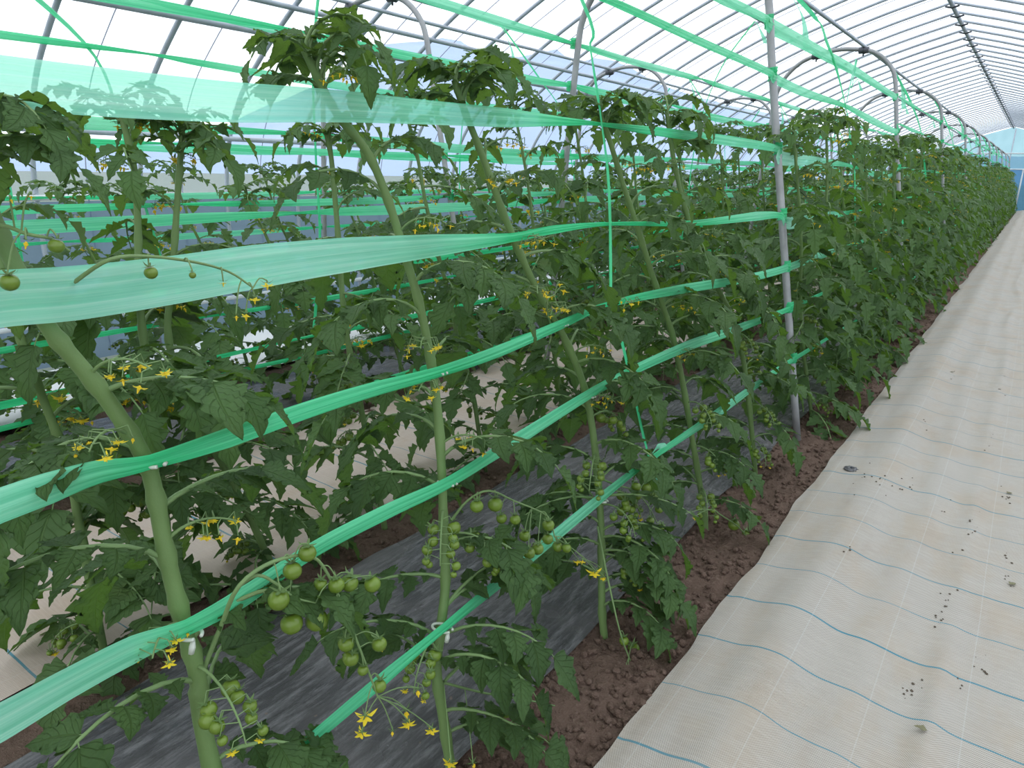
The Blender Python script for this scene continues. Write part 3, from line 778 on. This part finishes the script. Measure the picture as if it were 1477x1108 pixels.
def truss_merged(seed,kind,L,n):
    g,ends,r=truss_geo(seed,kind,L,n,True)
    for c,f in ends:
        X=rot_random(r,.35); X[:3,3]=c
        if kind=='fruit' and not (f>.75 and r.random()<.6):
            s=r.uniform(.8,1.1)*(1.12-.55*f); X[:3,:3]*=s; fruit_geo(g,X,hi=False,seed=r.randrange(9))
        else:
            X[:3,:3]*=r.uniform(1.15,1.6); flower_geo(g,X,(2,3,1),seed=r.randrange(9),op=r.choice((1.,.8,1.1,.3)))
    return g
TM=['fruit','calyx','petal','anther','rachis']
FRUITV=[truss_merged(300+i,'fruit',.17,8+i%3*2).mesh('fruit_truss',TM) for i in range(4)]
FLOWV=[truss_merged(320+i,'flower',.11,6+i%3).mesh('flower_cluster',TM) for i in range(4)]
FRUITH=[truss_meshes(340+i,'fruit',.19,11) for i in range(3)]
FLOWH=[truss_meshes(360+i,'flower',.13,8) for i in range(3)]

def Xloc(p,az,s=1.,tilt=0.):
    c,q=math.cos(az),math.sin(az); X=np.eye(4)
    X[:3,0]=(q,-c,0); X[:3,1]=(c,q,0); X[:3,2]=(0,0,1); X[:3,:3]*=s; X[:3,3]=p; return X   # +Y -> azimuth direction
def stem_path(P0, r):
    return catmull(P0,5)
def stem_mesh(P, r0, r1, r, sides=10):
    n=len(P); R=np.linspace(r0,r1,n)
    for i in range(n): 
        if i%4==0 and 0<i<n-1: R[i]*=1.22
    g=Geo(); V,Fc,U=tube(P,R,sides); g.add(V,Fc,U); return g.mesh('stem',['stem'])
def plan(P, r, side, z0=.28, gap=.085, dens=1., sparse=1.):
    """leaf, truss and flower positions along a stem polyline; side = azimuth of the open side"""
    seg=np.linalg.norm(np.diff(P,axis=0),axis=1); cum=np.concatenate([[0],np.cumsum(seg)]); Ltot=cum[-1]
    def pt(s): return np.array([np.interp(s,cum,P[:,k]) for k in range(3)])
    out=[]; s=z0; az=r.uniform(0,6.28); k=0
    while s<Ltot-.02:
        f=s/Ltot; out.append(('leaf',pt(s),az+r.uniform(-.3,.3),f)); az+=2.4
        if (k%3==1 and gap>.055) or k%4==1:
            saz=side+r.uniform(-1.3,1.3)
            out.append(('fruit' if f<.42 else 'flower',pt(s+.03),saz,f))
        s+=gap*r.uniform(.8,1.2)/dens*(1+max(0,f-.5)*2.2*sparse); k+=1
    for q in range(8): out.append(('leaf',pt(Ltot-.012*q),q*1.3+r.random(),1.0))
    return out
ORD=['first','second','third','fourth','fifth','sixth','seventh','eighth','ninth','tenth']

def hero_truss(o, base, axis, off, fruits=(), flowers=(), name='fruit_truss', r0=.0036):
    r=random.Random(int(axis[0][0]*7+axis[0][1])); A=[at(a,b,off if len(c)==0 else c[0])-base for a,b,*c in axis]
    A=catmull(A,4); g=Geo(); V,Fc,U=tube(A,np.linspace(r0,r0*.45,len(A)),7,False); g.add(V,Fc,U)
    kids=[]
    for kind,lst in (('fruit',fruits),('flower',flowers)):
        for (px,py,dpx) in lst:
            o2=off+r.uniform(-.02,.02); q=at(px,py-(dpx*.5 if kind=='fruit' else 4),o2); rr_=ray(px,py); depth=q[1]/rr_[1]*FPX; q=q-base
            i=int(np.argmin(np.linalg.norm(A-(q+np.array([0,0,.03])),axis=1))); a=A[i]
            V,Fc,U=tube(catmull([a,(a+q)/2+np.array([0,0,.012]),q+np.array([0,0,.004]),q],3),.0013,5,False); g.add(V,Fc,U)
            X=rot_random(r,.25); X[:3,3]=q
            if kind=='fruit': X[:3,:3]*=dpx*depth/FPX/.029; kids.append((kind,r.choice((FRUIT,FRUIT2)),X))
            else: X[:3,:3]*=dpx*depth/FPX/.024; kids.append((kind,r.choice(FLM),X))
    t=link(name,g.mesh('truss_axis',['rachis']),o)
    for nm,km,X in kids: link(nm,km,t,MM(X))
def hero_plant(label, P, r0, r1, seed, side=0., z0=.35, gap=.095, extra=(), size=1., group=None, dens=1., skip=()):
    r=random.Random(seed); base=np.array([P[0][0],P[0][1],0.])
    o=thing('tomato_plant',label,'tomato plant',tuple(base),group)
    Q=catmull(np.array(P)-base,5)
    link('stem',stem_mesh(Q,r0,r1,r,12),o)
    for kind,p,az,f in plan(Q,r,side,z0,gap,dens)+[('leaf',np.array([np.interp(h,Q[:,2],Q[:,c_]) for c_ in range(3)]),a_,.2) for h,a_ in extra]:
        if kind=='leaf':
            w=p+base; ca=math.atan2(-w[1],-w[0]); dd=(az-ca+PI)%(2*PI)-PI
            if f<.97 and abs(dd)<.95: az=ca+(1.05+r.random()*.5)*(1 if dd>0 else -1)
            if f>=1.0: L,e0,e1,sz,yg=r.uniform(.16,.27),1.35,-.8+r.uniform(-.3,.5),.60*size,1
            elif f>.8: L,e0,e1,sz,yg=r.uniform(.2,.28),1.1,-.8,.66*size,1
            else: L,e0,e1,sz,yg=r.uniform(.25,.33),r.uniform(.3,.9),r.uniform(-1.2,-.5),(1.0 if f>.3 else .9)*size,0
            LP,LR,ls=leaf_layout(r,L,e0,e1,sz)
            g=Geo(); V,Fc,U=tube(LP,LR,6,False); g.add(V,Fc,U)
            lo=link('leaf',g.mesh('leaf',['rachis']),o,MM(Xloc(p,az)))
            for q,d,u,s in ls:
                link('leaflet',r.choice(LMY if yg else LM),lo,MM(frame(q,d,u,s)))
        else:
            me,kids=r.choice(FRUITH if kind=='fruit' else FLOWH)
            t=link('fruit_truss' if kind=='fruit' else 'flower_cluster',me,o,MM(Xloc(p,az)))
            for nm,km,X in kids: link(nm,km,t,MM(X))
    return o,base
def pixel_stem(pix, off=.03, top=None):
    P=[at(a,b,off) for a,b in pix]
    if P[0][2]>.01:
        d=(P[0]-P[1]); k=P[0][2]/max(.05,-d[2]); q=P[0]+np.array([0,d[1]*min(1,k)*.3,-P[0][2]-.02]); q[0]=-(LEG0+off); P=[q]+P
    return P
heroes=[]
p0=[(-.96,-.10,-.02),(-.99,-.14,.4),(-1.04,-.2,.8),(-1.1,-.24,1.2),(-1.16,-.28,1.5),(-1.2,-.3,1.75)]
hero_plant('tomato plant whose leaves reach in at the upper left edge',p0,.013,.008,5,0.,z0=.5,gap=.085)
p1=pixel_stem([(297,1070),(285,975),(262,890),(240,800),(222,705),(205,655),(150,570),(85,492),(50,440),(15,370),(-20,290),(-50,200)],.03)
H1=hero_plant('nearest tomato plant, thick bent stem clipped to the lower tapes',p1,.0155,.011,8,0.,z0=.36,gap=.085)
p2=pixel_stem([(640,1040),(630,960),(642,850),(640,760),(632,600),(612,470),(588,380),(560,290),(530,220),(490,170),(462,120),(440,75)],.03)
H2=hero_plant('tall tomato plant with pale stem, second along the front row',p2,.0135,.008,12,0.,z0=.35,gap=.072,extra=[(.16+.06*q,a) for q,a in enumerate((.9,.3,1.5,.0,.6,1.2))])
p3=pixel_stem([(868,870),(866,740),(850,590),(820,500),(775,420),(735,330),(712,270),(690,210),(668,155),(655,115)],.03)
H3=hero_plant('third tomato plant of the front row, leaning left of the long vertical tie',p3,.013,.008,23,0.,z0=.2,gap=.06,extra=[(.10+.045*q,a) for q,a in enumerate((-.5,.6,-1.3,1.3,0.,-.9,-1.7,-1.1,-.3))])
p4=pixel_stem([(1015,735),(997,624),(974,499),(945,410),(920,330),(900,270),(880,205),(864,160)],.03)
H4=hero_plant('fourth tomato plant of the front row, just right of the vertical tie',p4,.013,.008,31,0.,z0=.14,gap=.052)
p5=pixel_stem([(1090,690),(1078,560),(1062,475),(1030,405),(1004,350),(985,290),(970,220),(962,165)],.03)
H5=hero_plant('fifth tomato plant of the front row, left of the nearest hoop leg',p5,.013,.008,44,0.,z0=.12,gap=.05)

T1,B1=H1; T2,B2=H2; T3,B3=H3; T4,B4=H4
hero_truss(T1,B1,[(292,970,.03),(318,905,-.02),(345,845),(395,810),(450,803),(478,838),(505,900),(530,965),(545,1005)],-.09,
  [(443,800,26),(420,824,27),(404,868,31),(417,901,32),(452,897,32),(463,845,20),(484,846,24),(507,843,26),(533,845,24),(488,888,16),(498,932,24),(545,931,22),(508,952,24),(524,968,16),(548,990,20)],
  [(527,1036,26),(522,1060,20),(602,998,24),(585,1028,26),(588,1045,22),(566,1058,16),(622,1055,20),(550,938,12)],r0=.0045)
hero_truss(T1,B1,[(345,845,-.06),(372,830),(398,842),(425,862),(455,870)],-.09,[],[])
hero_truss(T1,B1,[(55,450,.03),(110,405,-.02),(160,374),(215,370),(280,378),(330,392),(365,415)],-.07,
  [(215,394,19),(277,397,10)],[(385,412,20),(367,432,20),(355,455,22),(341,458,16),(322,410,14)],'flower_cluster')
hero_truss(T1,B1,[(-60,330,.0),(0,325,-.03),(40,338),(75,345),(100,362)],-.07,[(82,355,22),(12,408,26)],[(38,350,24),(15,290,14),(45,285,14)],'flower_cluster')
hero_truss(T2,B2,[(650,752,.02),(675,722,-.02),(705,708),(740,722),(790,745),(800,775)],-.06,
  [(688,731,20),(714,728,22),(722,749,16),(742,750,16),(757,774,17),(791,759,18),(790,778,16),(776,793,18),(804,790,16),(817,791,14),(762,800,18)],[(833,812,14),(858,828,20),(870,836,14)])
hero_truss(T2,B2,[(640,985,.02),(700,1000,-.02),(760,1010),(800,1018)],-.08,[(730,1030,16),(745,1035,14)],[(650,1102,22),(682,1104,20)],'flower_cluster')
hero_truss(T3,B3,[(865,690,.03),(890,700,-.01),(915,708),(935,730),(948,755)],-.05,[(918,702,14),(932,704,15),(920,716,12),(945,716,13),(950,735,13),(938,752,12),(955,762,12)],[(940,690,10)])
hero_truss(T3,B3,[(800,480,.03),(790,455,-.01),(790,432),(800,425)],-.04,[],[(815,420,18),(803,446,16),(795,430,12),(807,412,12)],'flower_cluster')
hero_truss(T3,B3,[(862,760,.03),(880,850,-.05),(900,930),(930,990),(960,1005)],-.09,[(900,925,14),(912,938,18),(905,996,16),(918,1000,16),(928,1012,18),(940,1016,16),(895,1000,15),(955,1002,12)],[(840,812,12)])
hero_truss(T4,B4,[(945,440,.03),(925,432,-.01),(905,436)],-.03,[],[(921,437,13),(911,440,14),(900,448,14),(896,437,12)],'flower_cluster')
hero_truss(T4,B4,[(1010,700,.03),(1030,735,-.05),(1065,760),(1095,795),(1130,815),(1155,825)],-.12,[(1060,758,17),(1078,772,14),(1085,805,16),(1100,806,13),(1108,812,12)],[(1152,823,12),(1133,829,9),(1155,834,8),(985,748,12),(1003,750,10)])
# ---- white clips that hold stems to the tapes
def clip(lab,px,py,r=.017,tag=False,ang=.6):
    c=at(px,py,.004); o=thing('plant_clip',lab,'clip',tuple(c),'white clips on the front row')
    P=[(-r*1.75*math.cos(a)*1.,r*.9*math.sin(a),.35*r*math.cos(a*1)*math.sin(ang)) for a in np.linspace(.35,2*PI-.35,18)]
    P=[(-p[0],p[1],p[2]) for p in P]
    g=Geo(); V,Fc,U,T=ribbon(P,[.007]*18,[0]*18,[0]*18,sub=2,cols=2,nrm=(1,.01,0.01),fold=0); V2,F2,U2=tube(catmull(P,2),.0034,6); g.add(V2,F2,U2)
    link('band',g.mesh('band',['clip']),o)
    if tag:
        g=Geo(); e=P[0]; V,F2,U=tube([(r*1.3,-.004,0),(r*1.35,-.008,-.012),(r*1.3,-.011,-.024)],[.003,.006,.005],6); g.add(V,F2,U); link('tag',g.mesh('tag',['clip']),o)
    return o
clip('white clip on the nearest thick stem at the second lowest tape',270,912,.02,True)
clip('white clip on the nearest thick stem at the third tape',218,668,.019)
clip('thin white clip on the second stem at the third tape',630,538,.017)
clip('white clip on the second stem at the lowest tape',638,906,.017,True)
clip('pale clip on the second stem at the second lowest tape',645,697,.016)
clip('small white clip on the third stem at the third tape',808,469,.015)
clip('small white clip on the third stem at the second lowest tape',848,572,.015)
clip('small white clip on the third stem at the lowest tape',866,722,.015)
clip('tiny white clip on the fourth stem at the third tape',948,424,.014)
# ---- things lying on the aisle cloth
def on_cloth(px,py):
    r=ray(px,py); z=.01
    for _ in range(4):
        s_=(z-CAMH)/r[2]; z=clz(r[0]*s_,r[1]*s_)
    return (r[0]*s_,r[1]*s_,z)
g=Geo(); prof=[(.0,.004),(.012,.004),(.013,.008),(.020,.008),(.022,.004),(.036,.003),(.038,.0),(.0,.0)]
n=28; V=[(a*math.cos(2*PI*j/n),a*math.sin(2*PI*j/n),z) for a,z in prof for j in range(n)]
g.add(V,[(i*n+j,i*n+(j+1)%n,(i+1)*n+(j+1)%n,(i+1)*n+j) for i in range(len(prof)-1) for j in range(n)])
for j in range(6):
    a=j*PI/3; V,Fc,U=tube([(.016*math.cos(a),.016*math.sin(a),.006),(.034*math.cos(a),.034*math.sin(a),.005)],.0016,4); g.add(V,Fc)
p=on_cloth(1225,677); o=thing('cloth_peg_disc','round dark grey plastic peg disc on the edge of the aisle cloth','disc',(p[0]+.01,p[1],p[2]+.004))
link('disc',g.mesh('disc',['disc']),o)
g=Geo(); V,Fc,U=tube([(0,0,.004),(0,0,.014)],[.007,.005],8); g.add(V,Fc,U); link('peg_head',g.mesh('peg_head',['clamp']),o)
g=Geo(); rr=random.Random(3)
for (px,py,k) in [(1230,688,5),(1258,686,6),(1274,695,5),(1300,710,4),(1400,758,7),(1398,768,4),(1384,799,3),(1459,806,6),(1355,895,5),(1372,850,3),(1365,870,6),(1452,713,7),(1301,706,4),(1308,994,4),(1318,992,5),(1417,960,6),(1224,792,4),(1460,840,6),(1368,732,3),(1420,640,4),(1340,620,5),(1440,560,4),(1376,538,5),(1390,988,3)]:
    for q in range(k):
        p=on_cloth(px+rr.gauss(0,7),py+rr.gauss(0,8)); V,Fc=blob(rr.uniform(.0012,.005),q+k); g.add(V*np.array([1,1.3,.6])+np.array([p[0],p[1],p[2]+.002]),Fc)
o=link('soil_crumbs_on_cloth',g.mesh('soil_crumbs',['debris'],False),kind='stuff',label='scattered dark soil crumbs and specks on the aisle cloth',category='soil crumbs')
for lab,(px,py) in (('larger green black leaf crumb lying right of the disc on the cloth',(1452,713)),('shrivelled pale leaf scrap far right on the aisle cloth',(1455,845)),('small dry leaf scrap on the far part of the cloth',(1376,538)),('frayed bit of pale straw on a blue line of the cloth',(1338,1057))):
    p=on_cloth(px,py); V,Fc,U,nl=LO[rr.randrange(4)]; g=Geo(); X=frame((0,0,0),(rr.uniform(-1,1),rr.uniform(-1,1),.05),(0,0,1),.035); g.add(V@X[:3,:3].T,Fc,U)
    o=link('fallen_leaf',g.mesh('fallen_leaf',['dryleaf']),label=lab,category='leaf scrap'); o.location=(p[0],p[1],p[2]+.006)

# ---- mid-distance and far plants
def auto_stem(r, H, lean, out):
    n=9; P=[]; a=r.uniform(-.03,.03)
    for i in range(n):
        f=i/(n-1); P.append((out*f+a*math.sin(f*5)+r.uniform(-.008,.008), lean*f**1.3+r.uniform(-.012,.012), -.02+H*f))
    return np.array(P)
PLV=[]
for v in range(6):
    r=random.Random(700+v); P=catmull(auto_stem(r,r.uniform(1.72,1.92),-.30,-.27),5)
    PLV.append((stem_mesh(P,.012,.007,r,8), P))
def mid_plant(label, x, y, v, mir, side, seed, group, gap, zs=1.):
    r=random.Random(seed)
    if isinstance(v,int): sm,P=PLV[v]
    else: P=catmull(v,5); sm=stem_mesh(P,.0135,.009,r,10)
    o=thing('tomato_plant',label,'tomato plant',(x,y,0),group)
    Xm=Matrix.Diagonal((mir,1,1,1))
    Pm=P*np.array([mir,1,1])
    link('stem',sm,o,Xm)
    if zs!=1: o.scale=(1,1,zs)
    for kind,p,az,f in plan(Pm,r,side,.10,gap):
        if kind=='leaf':
            yg=f>.8; s=r.uniform(.9,1.3)*(1. if f<1 else .85); 
            X=Xloc(p,az,s); 
            link('leaf',r.choice(LEAFY if yg else LEAFV),o,MM(X))
        else:
            link('fruit_truss' if kind=='fruit' else 'flower_cluster',r.choice(FRUITV if kind=='fruit' else FLOWV),o,MM(Xloc(p,az)))
# far plants: foliage joined
FARV=[]
for v in range(6):
    r=random.Random(900+v); sm,P=PLV[v]
    gl=Geo(); gf=Geo(); gt=Geo()
    for kind,p,az,f in plan(P,r,0.,.08,.045):
        X=Xloc(p,az,r.uniform(.85,1.15))
        if kind=='leaf':
            yg=1 if f>.8 else 0
            g=merged_leaf(r.randrange(999),.30 if not yg else .2,.7 if not yg else 1.1,-.9,1.08 if not yg else .78,LO,yg,3)
            for Vv,Uu in zip(g.V,g.U): gl.V.append(Vv@X[:3,:3].T+X[:3,3]); gl.U.append(Uu); gl.T.append(np.ones(len(Vv)))
            gl.F+=[tuple(i+gl.n for i in q) for q in g.F]; gl.m+=g.m; gl.n+=g.n
        else:
            gg=gt if kind=='fruit' else gf; g=truss_merged(r.randrange(99),kind,.15,6)
            for Vv,Uu in zip(g.V,g.U): gg.V.append(Vv@X[:3,:3].T+X[:3,3]); gg.U.append(Uu); gg.T.append(np.ones(len(Vv)))
            gg.F+=[tuple(i+gg.n for i in q) for q in g.F]; gg.m+=g.m; gg.n+=g.n
    FARV.append((sm,gl.mesh('foliage',['leaf','young','rachis']),gf.mesh('flowers',TM),gt.mesh('fruit_trusses',TM)))
def far_plant(label,x,y,v,mir,r,group,zs=1.):
    o=thing('tomato_plant',label,'tomato plant',(x,y,0),group)
    o.scale=(r.uniform(.95,1.15),r.uniform(.9,1.15),r.uniform(.94,1.06)*zs)
    sm,a,b,c=FARV[v]; Xm=Matrix.Diagonal((mir,1,1,1))
    link('stem',sm,o,Xm)
    link('foliage',a,o,Xm,kind='stuff'); link('flowers',b,o,Xm,kind='stuff'); link('fruit_trusses',c,o,Xm,kind='stuff')
cnt={}
def px2(pix):
    P=[on_plane(a,b,2.05,.12) for a,b in pix]
    b=P[0]-(P[1]-P[0])*P[0][2]/max(.1,(P[1]-P[0])[2])*.9; b[2]=-.02; b[1]=min(b[1],P[0][1]+.15); P=[b]+P
    b0=np.array([b[0],b[1],0.]); return b0,np.array(P)-b0
for i,(lab,pix) in enumerate((
  ('first tomato plant from the near end of the second row, half behind the nearest stem',[(115,760),(98,671),(60,570),(30,490),(5,400),(-15,300),(-20,200)]),
  ('second plant of the second row, left one of two upright stems',[(235,720),(225,620),(208,500),(200,410),(199,330),(193,240),(172,155)]),
  ('third plant of the second row, right one of two upright stems',[(380,790),(335,695),(275,590),(243,490),(249,400),(255,300),(263,190)]),
  ('fourth plant of the second row, seen between the second and third front stems',[(548,722),(525,610),(508,526),(496,450),(486,320),(478,230),(470,190)]))):
    b0,P=px2(pix); mid_plant(lab,b0[0],b0[1],P,1,PI,3100+i,'tomato plants of the second row',.075)
rows=[('front row',-.93,4.55,.70,1,0.,9.5,6),('second row',-2.07,2.7,.72,1,PI,7.,5),('third row',-3.42,.55,.74,1,0.,6.5,1),('fourth row',-4.55,.7,.74,1,PI,5.0,1)]
for ri,(rn,x,y0,sp,mir,side,ymid,start) in enumerate(rows):
    y=y0; k=0; r=random.Random(40+ri)
    while y<42.8:
        n=k+start
        yy=y+r.uniform(-.08,.08); xx=x+r.uniform(-.04,.04)
        if yy<ymid:
            where={0:'beside the aisle cloth',1:'behind the black mulch',2:'beyond the beige cloth',3:'nearest the left wall'}[ri]
            nth=ORD[n-1] if n<=10 else f'{n}th'
            lab=f'{nth} tomato plant from the near end of the {rn}, {where}'
            mid_plant(lab,xx,yy,r.randrange(6),mir,side,1000*ri+k,f'tomato plants of the {rn}',.044 if ri==0 else .060 if yy<3.5 else .048, zs=1. if ri<2 else .80)
        else:
            hk=int((yy-4.14)//4.2); cnt[(ri,hk)]=cnt.get((ri,hk),0)+1
            lab=f'{ORD[cnt[(ri,hk)]-1]} leafy tomato plant past the {ORD[hk]} hoop in the {rn}'
            far_plant(lab,xx,yy,r.randrange(6),mir,r,f'far tomato plants of the {rn}',1. if ri<2 else .80)
        y+=sp; k+=1
